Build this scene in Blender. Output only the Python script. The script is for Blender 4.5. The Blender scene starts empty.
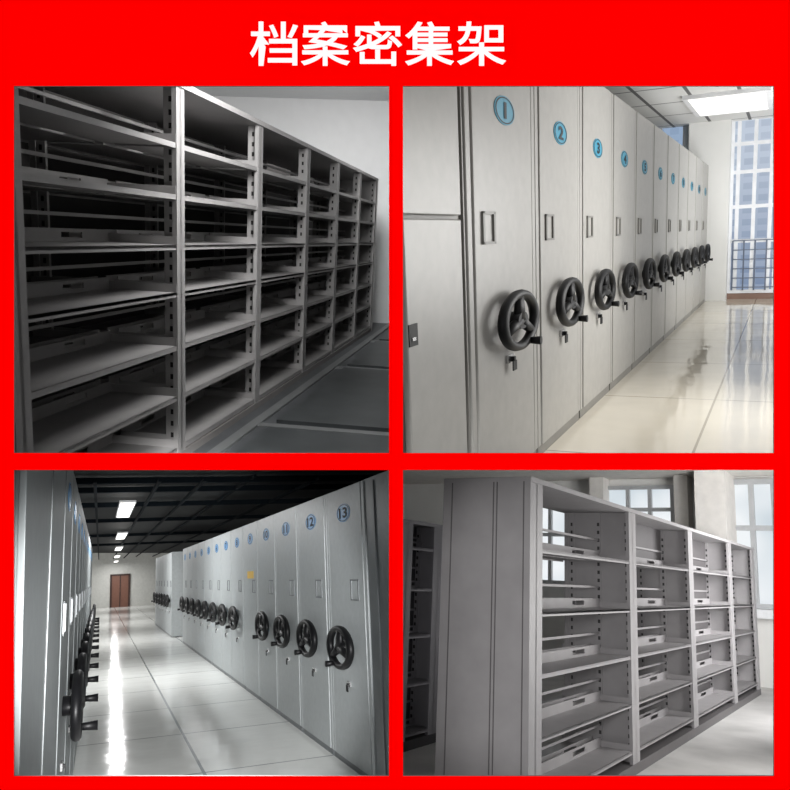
import bpy, bmesh, math, random
from mathutils import Vector, Matrix
random.seed(4)
SC=bpy.context.scene; COL=SC.collection
F=800.0; CX=CY=395.0; CAMH=3.0
SC.view_settings.view_transform='Standard'
def lin(c):
    c/=255.0
    return c/12.92 if c<=0.04045 else ((c+0.055)/1.055)**2.4
def rgb(t): return (lin(t[0]),lin(t[1]),lin(t[2]),1)
def c2w(v): return Vector((v[0],v[2],-v[1]+CAMH))
def d2w(v): return Vector((v[0],v[2],-v[1]))
# ---------------- materials
def mat(name,col,rough=.5,metal=0,var=.06,nscale=6,spec=.5,bump=0):
    m=bpy.data.materials.new(name); m.use_nodes=True; nt=m.node_tree; b=nt.nodes['Principled BSDF']
    b.inputs['Roughness'].default_value=rough; b.inputs['Metallic'].default_value=metal
    b.inputs['Specular IOR Level'].default_value=spec
    tc=nt.nodes.new('ShaderNodeTexCoord'); n=nt.nodes.new('ShaderNodeTexNoise'); n.inputs['Scale'].default_value=nscale
    n.inputs['Detail'].default_value=4
    nt.links.new(tc.outputs['Object'],n.inputs['Vector'])
    r=nt.nodes.new('ShaderNodeValToRGB'); c=rgb(col)
    r.color_ramp.elements[0].position=.3; r.color_ramp.elements[1].position=.7
    r.color_ramp.elements[0].color=tuple(x*(1-var) for x in c[:3])+(1,)
    r.color_ramp.elements[1].color=tuple(min(1,x*(1+var)) for x in c[:3])+(1,)
    nt.links.new(n.outputs['Fac'],r.inputs['Fac']); nt.links.new(r.outputs['Color'],b.inputs['Base Color'])
    if bump:
        bp=nt.nodes.new('ShaderNodeBump'); bp.inputs['Strength'].default_value=bump; bp.inputs['Distance'].default_value=.01
        nt.links.new(n.outputs['Fac'],bp.inputs['Height']); nt.links.new(bp.outputs['Normal'],b.inputs['Normal'])
    return m
def emat(name,col,st=1.0):
    m=bpy.data.materials.new(name); m.use_nodes=True; nt=m.node_tree; nt.nodes.clear()
    e=nt.nodes.new('ShaderNodeEmission'); o=nt.nodes.new('ShaderNodeOutputMaterial')
    e.inputs[0].default_value=rgb(col); e.inputs[1].default_value=st; nt.links.new(e.outputs[0],o.inputs[0]); return m
def tile(name,col,line,w,h,rough=.1,mortar=.01,var=.05,spec=.5,wave=0,mott=.2):
    m=bpy.data.materials.new(name); m.use_nodes=True; nt=m.node_tree; b=nt.nodes['Principled BSDF']
    b.inputs['Roughness'].default_value=rough; b.inputs['Specular IOR Level'].default_value=spec
    tc=nt.nodes.new('ShaderNodeTexCoord'); k=nt.nodes.new('ShaderNodeTexBrick')
    k.offset=0; k.squash=1; k.inputs['Scale'].default_value=1; k.inputs['Brick Width'].default_value=w; k.inputs['Row Height'].default_value=h
    k.inputs['Mortar Size'].default_value=mortar; k.inputs['Mortar Smooth'].default_value=.1
    c=rgb(col)
    k.inputs['Color1'].default_value=c; k.inputs['Color2'].default_value=tuple(x*(1-var) for x in c[:3])+(1,); k.inputs['Mortar'].default_value=rgb(line)
    nt.links.new(tc.outputs['Object'],k.inputs['Vector'])
    n=nt.nodes.new('ShaderNodeTexNoise'); n.inputs['Scale'].default_value=2.5; n.inputs['Detail'].default_value=5
    nt.links.new(tc.outputs['Object'],n.inputs['Vector'])
    mx=nt.nodes.new('ShaderNodeMixRGB'); mx.blend_type='MULTIPLY'; mx.inputs[0].default_value=mott
    nt.links.new(k.outputs['Color'],mx.inputs[1]); nt.links.new(n.outputs['Fac'],mx.inputs[2])
    nt.links.new(mx.outputs[0],b.inputs['Base Color'])
    if wave:
        n2=nt.nodes.new('ShaderNodeTexNoise'); n2.inputs['Scale'].default_value=1.6; n2.inputs['Detail'].default_value=2
        nt.links.new(tc.outputs['Object'],n2.inputs['Vector'])
        bp=nt.nodes.new('ShaderNodeBump'); bp.inputs['Strength'].default_value=wave; bp.inputs['Distance'].default_value=.05
        nt.links.new(n2.outputs['Fac'],bp.inputs['Height']); nt.links.new(bp.outputs['Normal'],b.inputs['Normal'])
    return m
def glassmat(name,c1,c2,st,sc=1.5,facade=None):
    m=bpy.data.materials.new(name); m.use_nodes=True; nt=m.node_tree; nt.nodes.clear()
    e=nt.nodes.new('ShaderNodeEmission'); o=nt.nodes.new('ShaderNodeOutputMaterial')
    tc=nt.nodes.new('ShaderNodeTexCoord'); n=nt.nodes.new('ShaderNodeTexNoise'); n.inputs['Scale'].default_value=sc
    r=nt.nodes.new('ShaderNodeValToRGB'); r.color_ramp.elements[0].position=.4; r.color_ramp.elements[1].position=.6
    r.color_ramp.elements[0].color=rgb(c1); r.color_ramp.elements[1].color=rgb(c2)
    nt.links.new(tc.outputs['Object'],n.inputs['Vector']); 
    src=r.outputs['Color']
    if facade:
        sx=nt.nodes.new('ShaderNodeSeparateXYZ'); cb=nt.nodes.new('ShaderNodeCombineXYZ')
        nt.links.new(tc.outputs['Object'],sx.inputs[0]); nt.links.new(sx.outputs['Y'],cb.inputs['X']); nt.links.new(sx.outputs['Z'],cb.inputs['Y'])
        mt=nt.nodes.new('ShaderNodeMath'); mt.operation='MULTIPLY'; mt.inputs[1].default_value=.33; nt.links.new(sx.outputs['Z'],mt.inputs[0])
        r.color_ramp.elements[0].position=.05; r.color_ramp.elements[1].position=.85; nt.links.new(mt.outputs[0],r.inputs['Fac'])
        k=nt.nodes.new('ShaderNodeTexBrick'); k.offset=0; k.inputs['Scale'].default_value=1
        k.inputs['Brick Width'].default_value=.24; k.inputs['Row Height'].default_value=.2; k.inputs['Mortar Size'].default_value=.05
        k.inputs['Color1'].default_value=rgb(facade[0]); k.inputs['Color2'].default_value=rgb(facade[1]); k.inputs['Mortar'].default_value=rgb(c2)
        nt.links.new(cb.outputs[0],k.inputs['Vector'])
        mx=nt.nodes.new('ShaderNodeMixRGB'); mx.inputs[0].default_value=.22
        nt.links.new(src,mx.inputs[1]); nt.links.new(k.outputs['Color'],mx.inputs[2]); src=mx.outputs[0]
    else: nt.links.new(n.outputs['Fac'],r.inputs['Fac'])
    nt.links.new(src,e.inputs[0]); e.inputs[1].default_value=st; nt.links.new(e.outputs[0],o.inputs[0]); return m
# ---------------- room frames
class Room:
    def __init__(s,vp,vx,p0,z0,sx,sy):
        s.sx,s.sy=sx,sy       # which side of the two partitions this room lies on
        a=vx-CX; x,y=vp[0]-CX,vp[1]-CY; b=(-F*F-x*a)/y
        s.r=Vector((x,y,F)).normalized(); u=Vector((a,b,F)).normalized()
        if u.y>0: u=-u
        s.u=u; w=s.r.cross(u)
        if w.z<0: w=-w
        s.w=w.normalized(); s.O=Vector(((p0[0]-CX)/F,(p0[1]-CY)/F,1))*z0
        R,W,U=d2w(s.r),d2w(s.w),d2w(s.u)
        s.sg=1 if R.cross(W).dot(U)>0 else -1
        W=W*s.sg
        s.M=Matrix(((R.x,W.x,U.x),(R.y,W.y,U.y),(R.z,W.z,U.z)))
        s.q=s.M.to_euler()
    def loc(s,px,py,ax,val):
        g=Vector(((px-CX)/F,(py-CY)/F,1)); n={'s':s.r,'d':s.w,'h':s.u}[ax]
        t=(s.O.dot(n)+val)/g.dot(n); p=g*t-s.O
        return (p.dot(s.r),p.dot(s.w),p.dot(s.u))
    def world(s,p):
        return c2w(s.O+s.r*p[0]+s.w*p[1]+s.u*p[2])
class MB:
    def __init__(s): s.v=[];s.f=[];s.m=[];s.sm=[]
    def box(s,a,b,c,d,e,f,m=0):
        n=len(s.v); s.v+=[(x,y,z) for x in (a,b) for y in (c,d) for z in (e,f)]
        for q in ((0,1,3,2),(4,6,7,5),(0,4,5,1),(2,3,7,6),(0,2,6,4),(1,5,7,3)):
            s.f.append([n+i for i in q]); s.m.append(m); s.sm.append(False)
        return s
    def poly(s,pts,m=0):
        n=len(s.v); s.v+=[tuple(p) for p in pts]; s.f.append(list(range(n,n+len(pts)))); s.m.append(m); s.sm.append(False); return s
    def tube(s,p0,p1,r,n=10,m=0,k=1,r1=None):
        p0=Vector(p0);p1=Vector(p1);d=(p1-p0).normalized(); a=d.orthogonal().normalized(); b=d.cross(a); r1=r if r1 is None else r1
        o=len(s.v)
        for p,rr in ((p0,r),(p1,r1)):
            for i in range(n):
                t=2*math.pi*i/n; q=p+a*math.cos(t)*rr+b*math.sin(t)*rr; s.v.append((q.x*k,q.y,q.z))
        for i in range(n):
            s.f.append([o+i,o+(i+1)%n,o+n+(i+1)%n,o+n+i]); s.m.append(m); s.sm.append(True)
        s.f.append([o+i for i in range(n)][::-1]); s.f.append([o+n+i for i in range(n)]); s.m+=[m,m]; s.sm+=[False,False]
        return s
    def torus(s,c,R,r,N=40,n=10,k=1,m=0,rs=1):   # ring in the s-h plane
        o=len(s.v)
        for i in range(N):
            t=2*math.pi*i/N
            for j in range(n):
                q=2*math.pi*j/n; rad=R+r*math.cos(q)
                s.v.append((c[0]+k*rad*math.cos(t),c[1]+r*rs*math.sin(q),c[2]+rad*math.sin(t)))
        for i in range(N):
            for j in range(n):
                s.f.append([o+i*n+j,o+i*n+(j+1)%n,o+((i+1)%N)*n+(j+1)%n,o+((i+1)%N)*n+j]); s.m.append(m); s.sm.append(True)
        return s
    def build(s,name,mats,parent=None,room=None,at=None,flip=False,bev=0):
        sg=(room.sg if room else 1)*(-1 if flip else 1)
        me=bpy.data.meshes.new(name); me.from_pydata([(x,y*sg,z) for x,y,z in s.v],[],s.f)
        if not isinstance(mats,(list,tuple)): mats=[mats]
        for m in mats: me.materials.append(m)
        for p,mi,sm in zip(me.polygons,s.m,s.sm): p.material_index=mi; p.use_smooth=sm
        bm=bmesh.new(); bm.from_mesh(me); bmesh.ops.recalc_face_normals(bm,faces=bm.faces); bm.to_mesh(me); bm.free()
        o=bpy.data.objects.new(name,me); COL.objects.link(o)
        if room: o['_r']=ROOMS.index(room)
        if parent: o.parent=parent
        elif room:
            o.rotation_euler=room.q; o.location=room.world(at or (0,0,0))
        if bev:
            b=o.modifiers.new('bevel','BEVEL'); b.width=bev; b.segments=2; b.limit_method='ANGLE'
        return o
def thing(name,label,cat,room,at,group=None):
    o=bpy.data.objects.new(name,None); COL.objects.link(o); o.empty_display_size=.1
    o.rotation_euler=room.q; o.location=room.world(at); tag(o,label,cat,group); return o
def tag(o,label,cat,group=None):
    o['label']=label; o['category']=cat
    if group: o['group']=group
def copy_tree(o,parent=None):
    c=o.copy(); COL.objects.link(c); c.parent=parent
    for ch in list(o.children): copy_tree(ch,c)
    return c
def struct(o): o['kind']='structure'; return o
def wall_px(name,room,ax,val,pts,m):
    mb=MB(); mb.poly([room.loc(x,y,ax,val) for x,y in pts]); return struct(mb.build(name,m,None,room))
def glyph(txt,off=0.0):
    cu=bpy.data.curves.new('t','FONT'); cu.body=txt; cu.size=1; cu.offset=off; cu.resolution_u=6
    ob=bpy.data.objects.new('t',cu); COL.objects.link(ob); dg=bpy.context.evaluated_depsgraph_get(); dg.update()
    me=ob.evaluated_get(dg).to_mesh(); V=[tuple(v.co) for v in me.vertices]; P=[list(p.vertices) for p in me.polygons]
    ob.evaluated_get(dg).to_mesh_clear(); bpy.data.objects.remove(ob)
    return V,P
# ---------------- camera
cam=bpy.data.cameras.new('camera'); co=bpy.data.objects.new('camera',cam); COL.objects.link(co)
co.location=(0,0,CAMH); co.rotation_euler=(math.pi/2,0,0); cam.sensor_width=36; cam.lens=36*F/790; cam.clip_end=300; cam.clip_start=.05
SC.camera=co
PX,PY=396.5,461.5      # partitions between the four rooms
A=Room((504,241),201,(195,450),5.32,-1,-1)
Bm=Room((787,224.5),588,(545,450),4.68,1,-1)
Cr=Room((100,581),201,(335,755),1673*1.4/235,-1,1)
D=Room((910,599),560,(640,772),1932/270.,1,1)
ROOMS=[A,Bm,Cr,D]
# ---------------- red display wall with four openings
ZW=2.7
RED=emat('red_glow_face',(255,0,0),1.0); WH=emat('white_letter_face',(255,255,255),1.0)  # wall and letter faces glow by themselves for even colour; no lamps inside
JB=mat('grey_wall_core',(120,110,110),.8)
xs=[-500,14,389,403,774,1290]; ys=[-500,86,453,470,776,1290]
def pw(px,py,z): return ((px-CX)/F*ZW, z, -(py-CY)/F*ZW+CAMH)
mb=MB()
hole=lambda i,j: i in (1,3) and j in (1,3)
for i in range(5):
    for j in range(5):
        if hole(i,j):
            a,b,c,d=xs[i],xs[i+1],ys[j],ys[j+1]
            for (p,q) in (((a,c),(b,c)),((b,c),(b,d)),((b,d),(a,d)),((a,d),(a,c))):
                mb.poly([pw(*p,ZW),pw(*q,ZW),pw(*q,ZW+.006),pw(*p,ZW+.006)],1)
            continue
        for z,m in ((ZW,0),(ZW+.006,1)):
            mb.poly([pw(xs[i],ys[j],z),pw(xs[i+1],ys[j],z),pw(xs[i+1],ys[j+1],z),pw(xs[i],ys[j+1],z)],m)
struct(mb.build('wall_front',[RED,JB]))
DV=mat('partition_paint',(150,150,150),.9)
def cp(px,py,z): return tuple(c2w(Vector(((px-CX)/F*z,(py-CY)/F*z,z))))
mb=MB(); mb.poly([cp(PX,-60,2.72),cp(PX,850,2.72),cp(PX,850,75),cp(PX,-60,75)]); struct(mb.build('wall_partition',DV))
mb=MB(); mb.poly([cp(-60,PY,2.72),cp(850,PY,2.72),cp(850,PY,75),cp(-60,PY,75)]); struct(mb.build('floor_partition',DV))
names=[('档','first',250,298),('案','second',301,350),('密','third',353,402),('集','fourth',405,454),('架','fifth',457,506)]
for ch,o_,x0,x1 in names:
    V,P=glyph(ch,.010)
    ax=[v[0] for v in V]; ay=[v[1] for v in V]
    mx0,mx1,my0,my1=min(ax),max(ax),min(ay),max(ay)
    mb=MB(); y0,y1=22,66
    k=ZW/F; wx=(x1-x0)*k; wy=(y1-y0)*k
    cx=((x0+x1)/2-CX)*k; cz=-((y0+y1)/2-CY)*k+CAMH
    for dy in (-.004,-.001):
        n=len(mb.v)
        mb.v+=[((v[0]-mx0)/(mx1-mx0)*wx-wx/2,dy,(v[1]-my0)/(my1-my0)*wy-wy/2) for v in V]
        for p in P: mb.f.append([n+i for i in p]); mb.m.append(0); mb.sm.append(False)
    o=mb.build('title_character',WH); o.location=(cx,ZW,cz)
    tag(o,'white %s character %s of the title on the red display wall'%(o_,ch),'sign lettering')
# ---------------- shelving builder
def shelving(room,name,label,sb,H,hs,depth,pw_,mats,solid=False,endp=False,at=(0,0,0),group=None,flip=False,plinth=.09,lip=.07,raild=.5,backtop=(),backfull=(),midpost=True,farend=False):
    body,slotm,under=mats
    t=thing(name,label,'shelving',room,at,group)
    half=depth/2; S0,S1=sb[0],sb[-1]
    for i,s in enumerate(sb):
        mb=MB(); a=s-pw_/2; b=s+pw_/2
        if i==0: a,b=s,s+pw_
        if i==len(sb)-1: a,b=s-pw_,s
        mb.box(a,b,0,.03,0,H); m=(a+b)/2; dd=.10
        if midpost: mb.box(m-.02,m+.02,half-.03,half+.03,0,H)
        mb.box(m-.02,m+.02,depth-.04,depth,0,H)
        mb.box(m-.012,m+.012,.0,dd,0,H); mb.box(m-.012,m+.012,depth-dd,depth,0,H)
        if solid: mb.box(m-.006,m+.006,0,depth,.05,H)
        h=.14
        while h<H-.08:
            for d0 in (.05,depth-.08):
                mb.box(m-.0135,m+.0135,d0,d0+.018,h,h+.032,1)
            if midpost: mb.box(m-.0215,m+.0215,half-.02,half+.002,h,h+.032,1)
            h+=.075
        mb.build('upright',[body,slotm],t,room,flip=flip)
    for i in range(len(sb)-1):
        a=sb[i]+(pw_*.5 if i else pw_)*.9; b=sb[i+1]-pw_*.45
        for side in (0,1):
            mb=MB(); th=.016
            f0,f1=(0.006,half-.035) if side==0 else (half+.035,depth-.006)
            fr=f0 if side==0 else f1-.012; bk=f1-.008 if side==0 else f0
            mb.box(a,b,f0,f1,-th,0); mb.box(a,b,fr,fr+.012,-.030,.0)
            L=b-a; l0,l1=bk,bk+.008
            mb.box(a,b,l0,l1,0,lip*.3); mb.box(a,b,l0,l1,lip*.75,lip)
            cuts=[.2,.34,.66,.8]
            for c0,c1 in ((0,cuts[0]),(cuts[1],cuts[2]),(cuts[3],1)): mb.box(a+L*c0,a+L*c1,l0,l1,lip*.3,lip*.75)
            for e in (a,b-.01): mb.box(e,e+.01,f0,f1,-.01,.05)
            first=None
            for h in hs:
                if first is None: o=mb.build('shelf',[body],t,room,flip=flip); first=o
                else: o=first.copy(); COL.objects.link(o); o.parent=t
                o.location=(0,0,h)
    MB().box(S0-.02,S1+.02,-.012,depth+.012,H,H+.035).build('top_panel',body,t,room,flip=flip)
    MB().box(S0,S1,-.004,depth+.004,0,plinth).build('base_plinth',under,t,room,flip=flip)
    if farend: MB().box(S1,S1+.02,-.01,depth+.01,0,H).build('end_panel',body,t,room,flip=flip)
    hh_=list(hs)+[H]; hh_.sort()
    for i in range(len(sb)-1):
        for k in range(len(hh_)-1):
            hm=hh_[k]+(hh_[k+1]-hh_[k])*raild
            MB().box(sb[i],sb[i+1],half-.01,half+.005,hm-.010,hm+.010).build('cross_rail',body,t,room,flip=flip)
        if i in backtop or i in backfull:
            MB().box(sb[i],sb[i+1],half+.01,half+.018,(hh_[-2]+.02) if i in backtop else plinth,H).build('dark_backing',under,t,room,flip=flip)  # dark backing; full-height ones are added to darken the bay interiors
    if endp:
        e=MB(); e.box(S0-.03,S0,-.01,depth+.01,0,H+.03); p=e.build('end_panel',mats[0],t,room,flip=flip)
        q=MB()
        for dd in (.035,depth*.36,depth*.40,depth*.9): q.box(S0-.036,S0-.03,dd,dd+.006,0.02,H)
        q.build('end_panel_seam',mats[2],p,room,flip=flip)
    return t
# =====================  ROOM A : dark open shelving, top left  =====================
sA=[A.loc(x,241,'d',0)[0] for x in (7,181,259.5,307,336.5,358.5,375)]
mA=mat('taupe_grey_steel',(140,138,137),.45,.1); mAd=mat('slot_shadow',(22,20,20),.9); mAu=mat('dark_plinth_steel',(118,115,113),.5,.1)
hsA=[A.loc(181,y,'d',0)[2] for y in (446,395,345,292,245,195,144)]
HA=A.loc(181,88,'d',0)[2]
shelving(A,'open_shelving_unit','long dark grey open steel shelving with six bays beside dark floor panels',sA,HA,hsA,.95,.12,(mA,mAd,mAu),plinth=max(.04,hsA[0]-.04),midpost=False,farend=True)
sfA=sA[-1]+1.2
wallA=mat('pale_grey_plaster',(205,205,205),.9,0,.02); ceilA=mat('white_grey_ceiling',(222,223,223),.9,0,.02)
wall_px('wall_far',A,'s',sfA,[(150,75),(394,75),(394,345),(150,345)],wallA)
HcA=A.loc(389,101,'s',sfA)[2]
wall_px('ceiling',A,'h',HcA,[(100,60),(394,60),(394,104),(100,100)],ceilA)
flA=mat('dark_floor_panel',(66,68,70),.45,0,.15,3)
wall_px('floor',A,'h',0,[(10,459),(394,459),(394,300),(10,300)],flA)
mb=MB(); mb.box(sA[0]-.5,sfA-.02,1.05,1.1,0,HA+.25); struct(mb.build('wall_added_back',mat('dark_back',(52,49,48),.9),None,A))  # added dark sheet for the shaded depth behind the shelves; stops light from behind
trA=mat('rail_metal',(112,114,114),.4,.3)
sp=[A.loc(x,y,'h',0)[0] for x,y in ((236,424),(312,366),(348,340))]
n=1
for s in sp:
    e=MB(); e.box(s-.05,s+.05,-4,-.12,0,.015); struct(e.build('trim_%d'%n,trA,None,A)); n+=1
pan=[A.loc(195,452,'h',0)[0]-1]+sp+[sfA]
e=MB(); e.box(sA[0],sfA,-.2,-.12,0,.02); struct(e.build('trim_%d'%n,trA,None,A)); n+=1
pm=mat('raised_panel',(56,59,60),.4,0,.2,4)
for a,b in zip(pan[:-1],pan[1:]):
    e=MB(); e.box(a+.12,b-.12,-3.2,-.3,0,.03); struct(e.build('trim_%d'%n,pm,None,A)); n+=1
# =====================  cabinet builder =====================
def cabinet_proto(room,P,mats,flip=False,wheel=True,plate=True,handle=True):
    body,edge,black,metal,blue=mats
    W,H=P['W'],P['H']; t=bpy.data.objects.new('mobile_cabinet',None); COL.objects.link(t); t.rotation_euler=room.q
    B=lambda mb,name,m,par=t,bev=0: mb.build(name,m,par,room,flip=flip,bev=bev)
    B(MB().box(.012,W-.012,.01,P['D'],.02,H),'body',body)
    fp=MB(); g=W*.06
    fp.box(.006,g,-.012,.01,.06,H-.01); fp.box(g+.02,W-g-.02,-.016,.01,.06,H-.01); fp.box(W-g,W-.006,-.012,.01,.06,H-.01)
    B(fp,'front_panel',body,bev=.004)
    B(MB().box(.02,W-.02,-.006,.02,0,.06),'kick_plate',edge)
    hx0,hx1=P['hx']; hh=P['hh']; hz=P['hz']; f=.012*P['H']/2.35; fs=f*2
    if handle:
        h=MB(); h.box(hx0,hx1,-.026,-.014,hz,hz+f); h.box(hx0,hx1,-.026,-.014,hz+hh-f,hz+hh); h.box(hx0,hx0+fs,-.026,-.014,hz,hz+hh); h.box(hx1-fs,hx1,-.026,-.014,hz,hz+hh)
        B(h,'recessed_handle',edge)
    if wheel:
        wz,R,k=P['wz'],P['R'],P['k']; c=(W/2,-P['pr'],wz)
        rim=B(MB().torus(c,R*.865,R*.14,k=k,rs=P.get('rs',1.25)),'hand_wheel',black)
        hub=MB()
        q=MB().tube((0,0,0),(0,-P['pr']-.02,0),R*.28,16,k=k)
        for v in q.v: hub.v.append((v[0]+W/2,v[1],v[2]+wz))
        hub.f=q.f;hub.m=q.m;hub.sm=q.sm; B(hub,'hub',black,rim)
        for an in (90,205,325):
            a=math.radians(an); q=MB().tube((0,0,0),(math.cos(a)*R*.85,0,math.sin(a)*R*.85),R*.19,10,k=k,r1=R*.13)
            q.v=[(v[0]+W/2,v[1]-P['pr'],v[2]+wz) for v in q.v]; B(q,'spoke',black,rim)
        a=math.radians(P.get('ca',-62)); X,Z=math.cos(a)*R*.875,math.sin(a)*R*.875
        q=MB().tube((0,0,0),(0,-R*P.get('cl',.5),0),R*.10,10,r1=R*.15)
        q.v=[(v[0]+X*k+W/2,v[1]-P['pr'],v[2]+Z+wz) for v in q.v]; B(q,'crank_handle',black,rim)
        lz=P['lz']; u=P['H']/2.35; l=MB(); l.box(W/2-.05*u,W/2+.05*u,-.03,-.014,lz-.02*u,lz+.02*u); lk=B(l,'lock',metal)
        ky=MB(); ky.box(W/2-.012,W/2+.012,-.05,-.03,lz-.014,lz+.010); ky.box(W/2-.03*u,W/2+.03*u,-.05,-.044,lz-.06*u,lz-.01); B(ky,'key',black,lk)
    if plate:
        pr,pk,pz=P['pr2'],P['pk'],P['pz']
        q=MB(); N=32; pts=[(W/2+math.cos(2*math.pi*i/N)*pk,-.020,pz+math.sin(2*math.pi*i/N)*pr) for i in range(N)]
        q.poly(pts); q.poly([(p[0],-.016,p[2]) for p in pts])
        for i in range(N):
            j=(i+1)%N; q.poly([pts[i],pts[j],(pts[j][0],-.016,pts[j][2]),(pts[i][0],-.016,pts[i][2])])
        pl=B(q,'number_plate',blue)
        q=MB()
        for i in range(N):
            j=(i+1)%N; c=lambda p,f_:(W/2+(p[0]-W/2)*f_,-.0215,pz+(p[2]-pz)*f_)
            q.poly([c(pts[i],.92),c(pts[j],.92),c(pts[j],.84),c(pts[i],.84)])
        B(q,'plate_ring',black,pl)
    return t
def digits(room,t,txt,P,m,dr):
    V,P_=glyph(txt,.03); ax=[v[0] for v in V]; ay=[v[1] for v in V]; cx=(min(ax)+max(ax))/2; cy=(min(ay)+max(ay))/2
    kh=P['pr2']*1.15/(max(ay)-min(ay)); ks=kh*P['pk']/P['pr2']
    mw=(max(ax)-min(ax))*ks
    if mw>P['pk']*1.25: ks*=P['pk']*1.25/mw
    q=MB(); q.v=[((v[0]-cx)*ks*dr+P['W']/2,-.023,(v[1]-cy)*kh+P['pz']) for v in V]; q.f=P_; q.m=[0]*len(P_); q.sm=[False]*len(P_)
    pl=[c for c in t.children if c.name.startswith('number_plate')][0]
    q.build('numeral',m,pl,room)
BLK=mat('black_plastic',(10,10,12),.5,0,.05,spec=.3); STEEL=mat('chrome_lock',(190,190,190),.25,.9)
# =====================  ROOM B : light cabinets, top right =====================
LB=math.sqrt(392**2+170.5**2+F*F); KS=1132*LB/F
def sB(q): return (q-1/242.)*KS
bh=lambda x,y:Bm.loc(x,y,'d',0)[2]
HB=bh(640,114)
PB=dict(W=.81e-3*KS,H=HB,D=1.2,hx=(.17,.34),hh=.143,hz=bh(490,244),wz=bh(508,319),R=.146,k=2.0,pr=.075,lz=bh(508,357),pr2=.064,pk=.15,pz=bh(508,114))
cabB=mat('light_grey_enamel',(168,166,161),.4,.05,.05,14); edgeB=mat('grey_edge_steel',(130,128,123),.45,.1)
blueB=mat('teal_blue_disc',(52,150,180),.4,0,.03); INK=mat('dark_ink',(10,30,40),.6)
proto=cabinet_proto(Bm,PB,(cabB,edgeB,BLK,STEEL,blueB))
words=['nearest','second','third','fourth','fifth','sixth','seventh','eighth','ninth','tenth','eleventh','twelfth','thirteenth','fourteenth','fifteenth','sixteenth']
cb=[]
for k in range(11):
    o=proto if k==0 else copy_tree(proto)
    o.location=Bm.world((sB(3.179e-3+k*.81e-3),0,0)); cb.append(o)
    tag(o,'light grey wheel-cranked cabinet with blue number %d disc, %s one on the glossy cream floor'%(k+1,words[k]),'cabinet','mobile cabinets in the windowed room')
for i,o in enumerate(cb): digits(Bm,o,str(i+1),PB,INK,1)
s0=Bm.loc(398,224,'d',0)[0]; s1=Bm.loc(461,224,'d',0)[0]
t=thing('fixed_cabinet','plain grey cabinet with two stacked doors and black lock left of cabinet 1','cabinet',Bm,(s0,0,0)); W=s1-s0
MB().box(0,W,.01,1.2,0,2.6).build('body',edgeB,t,Bm)
hz=Bm.loc(430,217,'d',0)[2]
MB().box(0,W-.05,-.02,.01,hz+.008,2.58).build('upper_door',cabB,t,Bm,bev=.005)
ld=MB().box(0,W-.05,-.02,.01,.06,hz-.008).build('lower_door',cabB,t,Bm,bev=.005)
lp=Bm.loc(408,335,'d',0)
l=MB(); l.box(lp[0]-s0-.04,lp[0]-s0+.035,-.024,-.02,lp[2]-.04,lp[2]+.04); lo=l.build('lock_plate',BLK,ld,Bm)
l=MB(); l.box(lp[0]-s0-.02,lp[0]-s0+.01,-.028,-.024,lp[2]-.02,lp[2]-.008); l.build('lock_mark',STEEL,lo,Bm)
s2=sB(3.179e-3)
MB().box(.03,s2-s1-.02,-.005,1.2,0,2.5).build('filler_strip',edgeB,None,Bm,(s1,0,0))
tag(COL.objects['filler_strip'],'narrow grey steel strip between the plain cabinet and cabinet 1','panel')
sfB=Bm.loc(720,299,'h',0)[0]
wB=mat('white_wall_paint',(228,228,226),.8,0,.01); tB=tile('cream_polished_tile',(236,228,211),(176,167,150),1.7,.8,.05,.008,.04,wave=.14,spec=.9,mott=.12)
wall_px('wall_far_2',Bm,'s',sfB,[(560,80),(778,80),(778,312),(560,312)],wB)
HcB=Bm.loc(700,125,'s',sfB)[2]
wall_px('ceiling_2',Bm,'h',HcB,[(398,60),(778,60),(778,130),(398,150)],tile('ceiling_tile_white',(226,226,224),(105,105,105),1.3,.6,.8,.025,.02,mott=.1))
wall_px('floor_2',Bm,'h',0,[(401,458),(778,458),(778,285),(401,285)],tB)
mb=MB(); a=Bm.loc(676,300,'s',sfB)[1]; b=Bm.loc(778,300,'s',sfB)[1]
mb.box(sfB-.03,sfB,min(a,b),max(a,b),0,.12); struct(mb.build('baseboard_far',mat('brown_skirting',(140,112,98),.5),None,Bm))
def window(room,idx,sv,x0,y0,x1,y1,nx,ny,fm,gm,fw=.05,th=.06):
    p=room.loc((x0+x1)/2,y0,'s',sv); q=room.loc((x0+x1)/2,y1,'s',sv)
    da=room.loc(x0,(y0+y1)/2,'s',sv)[1]; db=room.loc(x1,(y0+y1)/2,'s',sv)[1]
    d0,d1=min(da,db),max(da,db); h0,h1=q[2],p[2]
    g=MB(); g.box(sv-.012,sv-.006,d0,d1,h0,h1); g=g.build('window_%d'%idx,gm,None,room); struct(g)
    m=MB()
    for i in (range(nx+1) if isinstance(nx,int) else nx):
        c=d0+(d1-d0)*(i/nx if isinstance(nx,int) else i); m.box(sv-th,sv-.012,c-fw/2,c+fw/2,h0-fw/2,h1+fw/2)
    for j in ny:
        c=h0+(h1-h0)*j; m.box(sv-th+.004,sv-.012,d0,d1,c-fw/2,c+fw/2)
    o=m.build('window_frame',fm,None,room); o.parent=g; o.location=(0,0,0); o.rotation_euler=(0,0,0)
    return g
frW=mat('white_window_frame',(225,226,228),.5); frG=mat('pale_window_frame',(232,234,238),.5); frM=mat('shaded_mullion',(96,106,124),.5)
gB=glassmat('outside_view_glass',(130,148,178),(205,216,232),.88,.9,((105,124,155),(145,162,188)))
gB2=glassmat('blue_outside_glass',(95,122,160),(160,182,210),.85,1.2,((85,110,148),(130,150,180)))
window(Bm,1,sfB,731,118,777,291,[0,.14,.5,.86,1],[0,.30,.50,.70,.86,1],frG,gB,.06)
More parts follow.
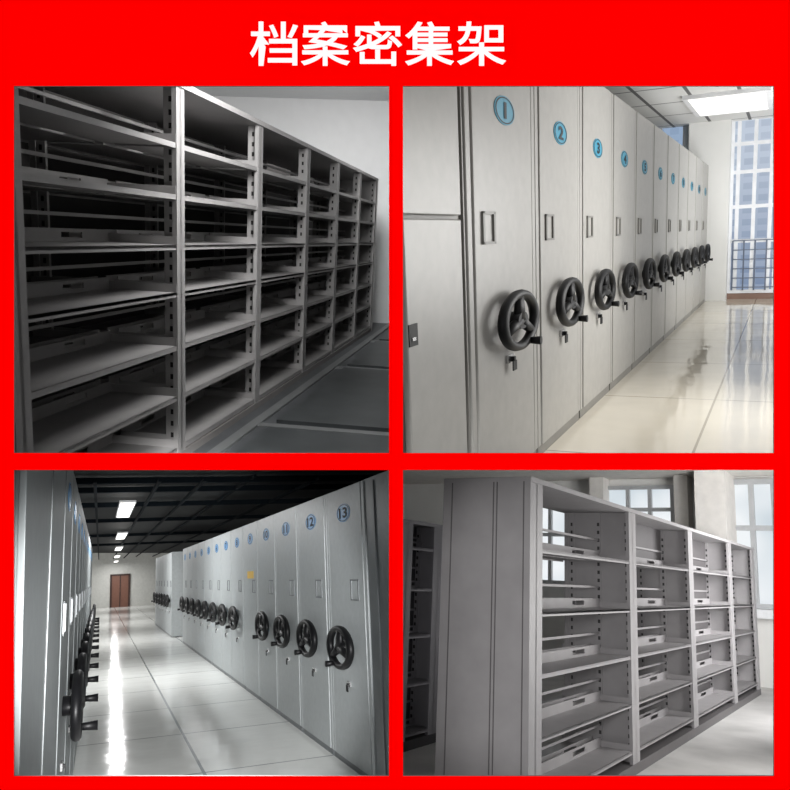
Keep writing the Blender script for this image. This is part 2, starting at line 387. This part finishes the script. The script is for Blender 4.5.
window(Bm,2,sfB,660,126,683,300,1,[0,.3,.6,.8,1],frG,gB2,.05)
a=Bm.loc(732,270,'s',sfB-.08)[1]; b=Bm.loc(777,270,'s',sfB-.08)[1]; r0,r1=min(a,b),max(a,b)
h0=Bm.loc(755,287,'s',sfB-.08)[2]; h1=Bm.loc(755,240,'s',sfB-.08)[2]
m=MB()
for j in range(6): m.box(sfB-.10,sfB-.085,r0,r1,h0+(h1-h0)*j/5-.008,h0+(h1-h0)*j/5+.008)
for j in range(5): c=r0+(r1-r0)*j/4; m.box(sfB-.085,sfB-.065,c-.012,c+.012,h0-.05,h1)
rl=m.build('window_railing',frM,None,Bm,(0,0,0)); tag(rl,'thin grey railing across the lower part of the tall window','railing')
pd=[Bm.loc(x,220,'s',sfB-.35)[1] for x in (687,728)]
mb=MB(); mb.box(sfB-.35,sfB-.001,min(pd),max(pd),0,HcB); struct(mb.build('wall_pillar',wB,None,Bm))
# =====================  lights helpers =====================
def light(px,py,z,tx,ty,tz,size,power,col=(1,1,1),name='hidden_fill'):  # unseen area lights, added to brighten the rooms from outside the view
    l=bpy.data.lights.new(name,'AREA'); l.shape='DISK'; l.size=size; l.energy=power; l.color=col
    o=bpy.data.objects.new(name,l); COL.objects.link(o)
    a=c2w(Vector(((px-CX)/F*z,(py-CY)/F*z,z))); b=c2w(Vector(((tx-CX)/F*tz,(ty-CY)/F*tz,tz)))
    o.location=a; o.rotation_euler=(b-a).to_track_quat('-Z','Y').to_euler(); return o
def ceil_light(room,h,pts,label,st,name='ceiling_light',power=0):
    P4=[room.loc(x,y,'h',h) for x,y in pts]; ss=[p[0] for p in P4]; ds=[p[1] for p in P4]
    a,b,c,d=min(ss),max(ss),min(ds),max(ds)
    t=thing(name,label,'light',room,((a+b)/2,(c+d)/2,h)); x=(b-a)/2; y=(d-c)/2
    m=MB(); f=min(x,y)*.12
    m.box(-x,x,-y,-y+f,-.05,0);m.box(-x,x,y-f,y,-.05,0);m.box(-x,-x+f,-y+f,y-f,-.05,0);m.box(x-f,x,-y+f,y-f,-.05,0)
    m.build('light_frame',frW,t,room); MB().box(-x+f,x-f,-y+f,y-f,-.045,-.01).build('diffuser',emat('tube_glow',(255,252,246),st),t,room)
    if power:
        l=bpy.data.lights.new('lamp','AREA'); l.shape='RECTANGLE'; l.size=2*(x-f); l.size_y=2*(y-f); l.energy=power
        o=bpy.data.objects.new('lamp',l); COL.objects.link(o); o.rotation_euler=room.q; o.location=room.world(((a+b)/2,(c+d)/2,h-.06))
ceil_light(Bm,HcB,[(690,95),(772,95),(772,106),(690,106)],'bright rectangular recessed ceiling light above the window aisle',1.6)
# =====================  ROOM C : aisle with black ceiling, bottom left ================
LC=math.sqrt(295**2+186**2+F*F); KC=1673*1.4*LC/F
def sC(q): return (q-1/235.)*KC
chh=lambda x,y:Cr.loc(x,y,'d',0)[2]
PC=dict(W=.65e-3*KC,H=chh(290,508),D=1.5,hx=(.30,.62),hh=.24,hz=chh(363,601),wz=chh(351,647),R=.25,k=2.0,pr=.12,lz=chh(351,684),pr2=.112,pk=.29,pz=chh(351,511))
cabC=mat('cool_grey_enamel',(166,171,172),.42,.05,.06,12); edgeC=mat('cool_grey_edge',(108,112,114),.45,.1)
blueC=mat('blue_disc',(64,140,198),.4,0,.03)
proto=cabinet_proto(Cr,PC,(cabC,edgeC,BLK,STEEL,blueC))
cc=[]
for k in range(13):
    if k==4:
        o=cabinet_proto(Cr,PC,(cabC,edgeC,BLK,STEEL,blueC),wheel=False)
        hs_=chh(247,575); p=MB(); p.box(PC['W']*.3,PC['W']*.72,-.02,-.016,hs_-.07,hs_+.07); p.build('yellow_sticker',mat('yellow_sticker',(225,180,40),.6),o,Cr)
    else: o=proto if k==0 else copy_tree(proto)
    o.location=Cr.world((sC(3.937e-3-.325e-3+k*.65e-3),0,0)); cc.append(o)
    num=13-k
    tag(o,('grey cabinet with yellow sticker and no wheel, blue %d disc, right of the black-ceiling aisle'%num) if k==4 else 'cool grey wheel-cranked cabinet with blue number %d disc right of the black-ceiling aisle'%num,'cabinet','numbered cabinets right of the aisle')
for k,o in enumerate(cc): digits(Cr,o,str(13-k),PC,INK,-1)
far=cabinet_proto(Cr,PC,(cabC,edgeC,BLK,STEEL,blueC),plate=False)
for k in range(6):
    o=far if k==0 else copy_tree(far)
    o.location=Cr.world((sC(13.2e-3+k*.65e-3),-.15,0))
    tag(o,'%s small distant grey cabinet in the block beyond cabinet 1 of the black-ceiling aisle'%('first','second','third','fourth','fifth','sixth')[k],'cabinet','distant cabinets at the aisle end')
sN=sC(3.937e-3-.325e-3)
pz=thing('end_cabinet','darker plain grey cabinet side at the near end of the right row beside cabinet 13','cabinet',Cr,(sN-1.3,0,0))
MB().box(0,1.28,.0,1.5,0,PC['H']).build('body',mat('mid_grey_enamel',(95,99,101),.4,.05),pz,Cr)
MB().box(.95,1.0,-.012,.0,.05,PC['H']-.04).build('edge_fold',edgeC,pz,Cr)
pL=Cr.loc(72,776,'h',0); dL=pL[1]
s0=Cr.loc(10,640,'d',dL)[0]
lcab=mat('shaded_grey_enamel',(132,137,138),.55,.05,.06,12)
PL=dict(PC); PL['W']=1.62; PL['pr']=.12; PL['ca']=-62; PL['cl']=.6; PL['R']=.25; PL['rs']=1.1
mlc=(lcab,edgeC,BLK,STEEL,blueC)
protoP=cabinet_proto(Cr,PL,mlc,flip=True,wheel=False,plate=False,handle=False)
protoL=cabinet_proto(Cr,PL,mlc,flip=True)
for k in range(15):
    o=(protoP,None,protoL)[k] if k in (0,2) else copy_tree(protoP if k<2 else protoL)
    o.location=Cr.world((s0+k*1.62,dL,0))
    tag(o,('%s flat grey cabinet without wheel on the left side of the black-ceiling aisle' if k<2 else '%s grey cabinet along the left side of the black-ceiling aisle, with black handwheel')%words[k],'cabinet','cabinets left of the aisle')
sfC=Cr.loc(120,607,'h',0)[0]
whC=mat('far_white_wall',(205,205,200),.8)
wall_px('wall_far_3',Cr,'s',sfC,[(6,520),(392,500),(392,625),(6,625)],whC)
HcC=Cr.loc(120,556,'s',sfC)[2]
blackC=mat('black_ceiling',(9,12,14),.9,0,.2); beamC=mat('dark_blue_beam',(14,20,25),.9,spec=.1)
wall_px('ceiling_3',Cr,'h',HcC,[(8,466),(392,466),(392,553),(8,553)],blackC)
tC=tile('white_polished_tile',(250,251,247),(160,164,165),2.6,1.6,.11,.02,.05,wave=.15,mott=.06)
wall_px('floor_3',Cr,'h',0,[(8,785),(392,785),(392,603),(8,603)],tC)
n=20
for q in (480,490,503,520,535,543):
    s=Cr.loc(130,q,'h',HcC-.1)[0]; dz=random.uniform(0,.15)
    m=MB(); m.box(s-.08,s+.08,-6,9 if q>495 else 5,HcC-.14-dz,HcC-.02-dz); struct(m.build('trim_%d'%n,beamC,None,Cr)); n+=1
for x in (95,160,205,255,320):
    p=Cr.loc(x,478,'h',HcC-.15); dz=random.uniform(0,.15); m=MB(); m.box(p[0],sfC,p[1]-.03,p[1]+.03,HcC-.10-dz,HcC-.04-dz); struct(m.build('trim_%d'%n,beamC,None,Cr)); n+=1
lab=['nearest and largest','second','third','fourth','fifth and farthest']
for i,(x,y,w_,h_) in enumerate(((124.5,508,10,15),(121,535,7,6),(118.5,548,5,3.5),(117,556,4,2),(116,561,3,1.4))):
    hh=HcC-.35 if i<3 else HcC-.5
    ceil_light(Cr,hh,[(x-w_/2,y-h_/2),(x+w_/2,y-h_/2),(x+w_/2,y+h_/2),(x-w_/2,y+h_/2)],'%s glowing light hanging under the black ceiling'%lab[i],3,'ceiling_light',power=(260,240,200,170,170)[i])
a=Cr.loc(110,590,'s',sfC-.1); b=Cr.loc(130,590,'s',sfC-.1); tp=Cr.loc(120,574,'s',sfC-.1)[2]
da,db=min(a[1],b[1]),max(a[1],b[1])
m=MB(); m.box(sfC-.1,sfC-.02,da,db,0,tp); dr=struct(m.build('door_1',mat('red_brown_wood',(120,80,64),.5),None,Cr))
m=MB(); c=(da+db)/2
m.box(sfC-.16,sfC-.1,c-.04,c+.04,0,tp); m.box(sfC-.16,sfC-.1,da,db,tp-.15,tp); m.box(sfC-.16,sfC-.1,da,da+.15,0,tp); m.box(sfC-.16,sfC-.1,db-.15,db,0,tp)
o=m.build('door_frame',mat('dark_wood',(60,34,26),.5),None,Cr); o.parent=dr; o.location=(0,0,0); o.rotation_euler=(0,0,0)
# =====================  ROOM D : bright room with shelving, bottom right ==============
LD=math.sqrt(515**2+204**2+F*F); KD=1932*LD/F
def sD(q): return (q-1/270.)*KD
sd=[sD(1/(910.-x)) for x in (528,637,697,737,761)]
mD=mat('warm_grey_steel',(156,153,154),.45,.05); mDu=mat('warm_grey_plinth',(92,89,90),.5); mDs=mat('soft_slot_shadow',(62,60,61),.9)
dh=lambda y:D.loc(632,y,'d',0)[2]
shelving(D,'shelving_unit','light grey four-bay steel shelving with end panel on bare concrete floor',sd,dh(513),[dh(y) for y in (752,704,656,609,561)],.66,.22,(mD,mDs,mDu),solid=True,endp=True,lip=.08,raild=.42,backtop=(1,),backfull=(2,3))
p=D.loc(437,742,'h',0); dB=p[1]; s1=p[0]; s0=D.loc(396,650,'d',dB)[0]-1.2
hb=D.loc(420,525,'d',dB)[2]
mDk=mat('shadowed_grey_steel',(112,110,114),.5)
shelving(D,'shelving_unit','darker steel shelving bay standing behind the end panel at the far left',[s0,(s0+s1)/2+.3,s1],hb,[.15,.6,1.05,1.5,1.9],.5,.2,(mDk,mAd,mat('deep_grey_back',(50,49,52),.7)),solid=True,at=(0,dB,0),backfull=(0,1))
sfD=D.loc(770,688,'h',0)[0]
wD=mat('pale_grey_plaster_wall',(218,217,214),.9,0,.03,2)
wall_px('wall_far_4',D,'s',sfD,[(399,462),(778,462),(778,700),(399,700)],wD)
HcD=D.loc(600,480,'s',sfD)[2]
wall_px('ceiling_4',D,'h',HcD,[(399,462),(778,462),(778,500),(399,490)],mat('cream_ceiling',(222,218,212),.9))
wall_px('floor_4',D,'h',0,[(399,786),(778,786),(778,660),(399,640)],mat('bare_concrete',(186,184,182),.8,0,.16,1.5,bump=.3))
gD=glassmat('bright_hazy_glass',(206,217,224),(242,246,249),1.0,.6)
frD=mat('window_frame_shade',(176,178,180),.6)
window(D,3,sfD,732,482,777,606,2,[0,.62,1],frD,gD,.09,.1)
window(D,4,sfD,608,488,674,562,3,[0,.7,1],frD,gD,.07,.1)
window(D,5,sfD,522,504,582,582,2,[0,.6,1],frD,gD,.07,.1)
colD=mat('white_plaster_column',(224,220,215),.9)
for i,(x0,x1,off) in enumerate(((697,728,1.0),(676,690,.4),(590,604,.4))):
    a=D.loc(x0,560,'s',sfD-off)[1]; b=D.loc(x1,560,'s',sfD-off)[1]
    m=MB(); m.box(sfD-off,sfD-.01,min(a,b),max(a,b),0,HcD); struct(m.build('wall_column_%d'%(i+1),colD,None,D))
a=D.loc(728,604,'s',sfD)[1]; b=D.loc(777,604,'s',sfD)[1]; hz=D.loc(750,603,'s',sfD)[2]
m=MB(); m.box(sfD-.25,sfD,min(a,b),max(a,b),hz-.25,hz-.1); struct(m.build('trim_40',frW,None,D))
# =====================  trim geometry where it runs into the partitions ==============
bpy.context.view_layer.update()
camw=Vector((0,0,CAMH)); dead=[]
for o in list(COL.objects):
    if o.type!='MESH' or '_r' not in o: continue
    R=ROOMS[o['_r']]; del o['_r']
    offx=R.sx*1.2; offy=R.sy*1.2
    nx=Vector((1,0,-(PX+offx-CX)/F))*R.sx; ny=Vector((0,1,-(PY+offy-CY)/F))*R.sy
    planes=[(d2w(nx).normalized(),camw),(d2w(ny).normalized(),camw),(Vector((0,1,0)),Vector((0,ZW+.03,0)))]
    MW=o.matrix_world; pts=[MW@v.co for v in o.data.vertices]
    cut=[]; kill=False
    for nrm,pt in planes:
        ds=[(p-pt).dot(nrm) for p in pts]
        if max(ds)<=0: kill=True
        elif min(ds)<-1e-4: cut.append((nrm,pt))
    if kill: dead.append(o); continue
    if cut:
        me=o.data.copy(); o.data=me; inv=MW.inverted(); R3=MW.to_3x3().transposed()
        bm=bmesh.new(); bm.from_mesh(me)
        for nrm,pt in cut:
            r=bmesh.ops.bisect_plane(bm,geom=bm.verts[:]+bm.edges[:]+bm.faces[:],plane_co=inv@pt,plane_no=(R3@nrm),clear_inner=True)
            eds=[g for g in r['geom_cut'] if isinstance(g,bmesh.types.BMEdge)]
            if len(eds)>2 and len(bm.faces)>1:
                try: bmesh.ops.holes_fill(bm,edges=eds,sides=0)
                except Exception: pass
        bm.to_mesh(me); n_=len(bm.verts); bm.free()
        if n_==0: dead.append(o)
for _ in range(4):
    rest=[]
    for o in dead:
        if o.children: rest.append(o)
        else: bpy.data.objects.remove(o)
    dead=rest
for o in dead:
    for c in list(o.children): bpy.data.objects.remove(c)
    bpy.data.objects.remove(o)
# =====================  lights =====================
w=bpy.data.worlds.new('world'); SC.world=w; w.use_nodes=True
w.node_tree.nodes['Background'].inputs[0].default_value=(1,1,1,1); w.node_tree.nodes['Background'].inputs[1].default_value=.55
light(330,20,4.5,230,260,7,1.0,95)
light(330,10,9,350,180,13,1.5,260)
light(860,200,5,560,250,5,1.5,45,(1,.99,.97))
light(880,190,10,700,200,13.5,2,45,(1,1,.98))
light(850,330,9,740,110,11,1.5,60,(1,1,.98))
light(860,620,7,600,640,7,2.0,50,(1,.99,.97))
light(890,540,9.5,640,520,13,2.5,230,(1,1,1))
light(600,840,10,640,560,13.3,2.0,120,(1,1,1))
def spot(px,py,z,tx,ty,tz,power,ang,col=(1,1,1),size=.2):
    l=bpy.data.lights.new('front_spot','SPOT'); l.energy=power; l.spot_size=math.radians(ang); l.spot_blend=.4; l.shadow_soft_size=size; l.color=col  # added spot from the camera side
    o=bpy.data.objects.new('front_spot',l); COL.objects.link(o)
    a=c2w(Vector(((px-CX)/F*z,(py-CY)/F*z,z))); b=c2w(Vector(((tx-CX)/F*tz,(ty-CY)/F*tz,tz)))
    o.location=a; o.rotation_euler=(b-a).to_track_quat('-Z','Y').to_euler()
spot(395,380,.4,200,640,8,6800,28,(1,1,1))
spot(300,395,.5,560,620,8,550,30,(1,1,1),.4)
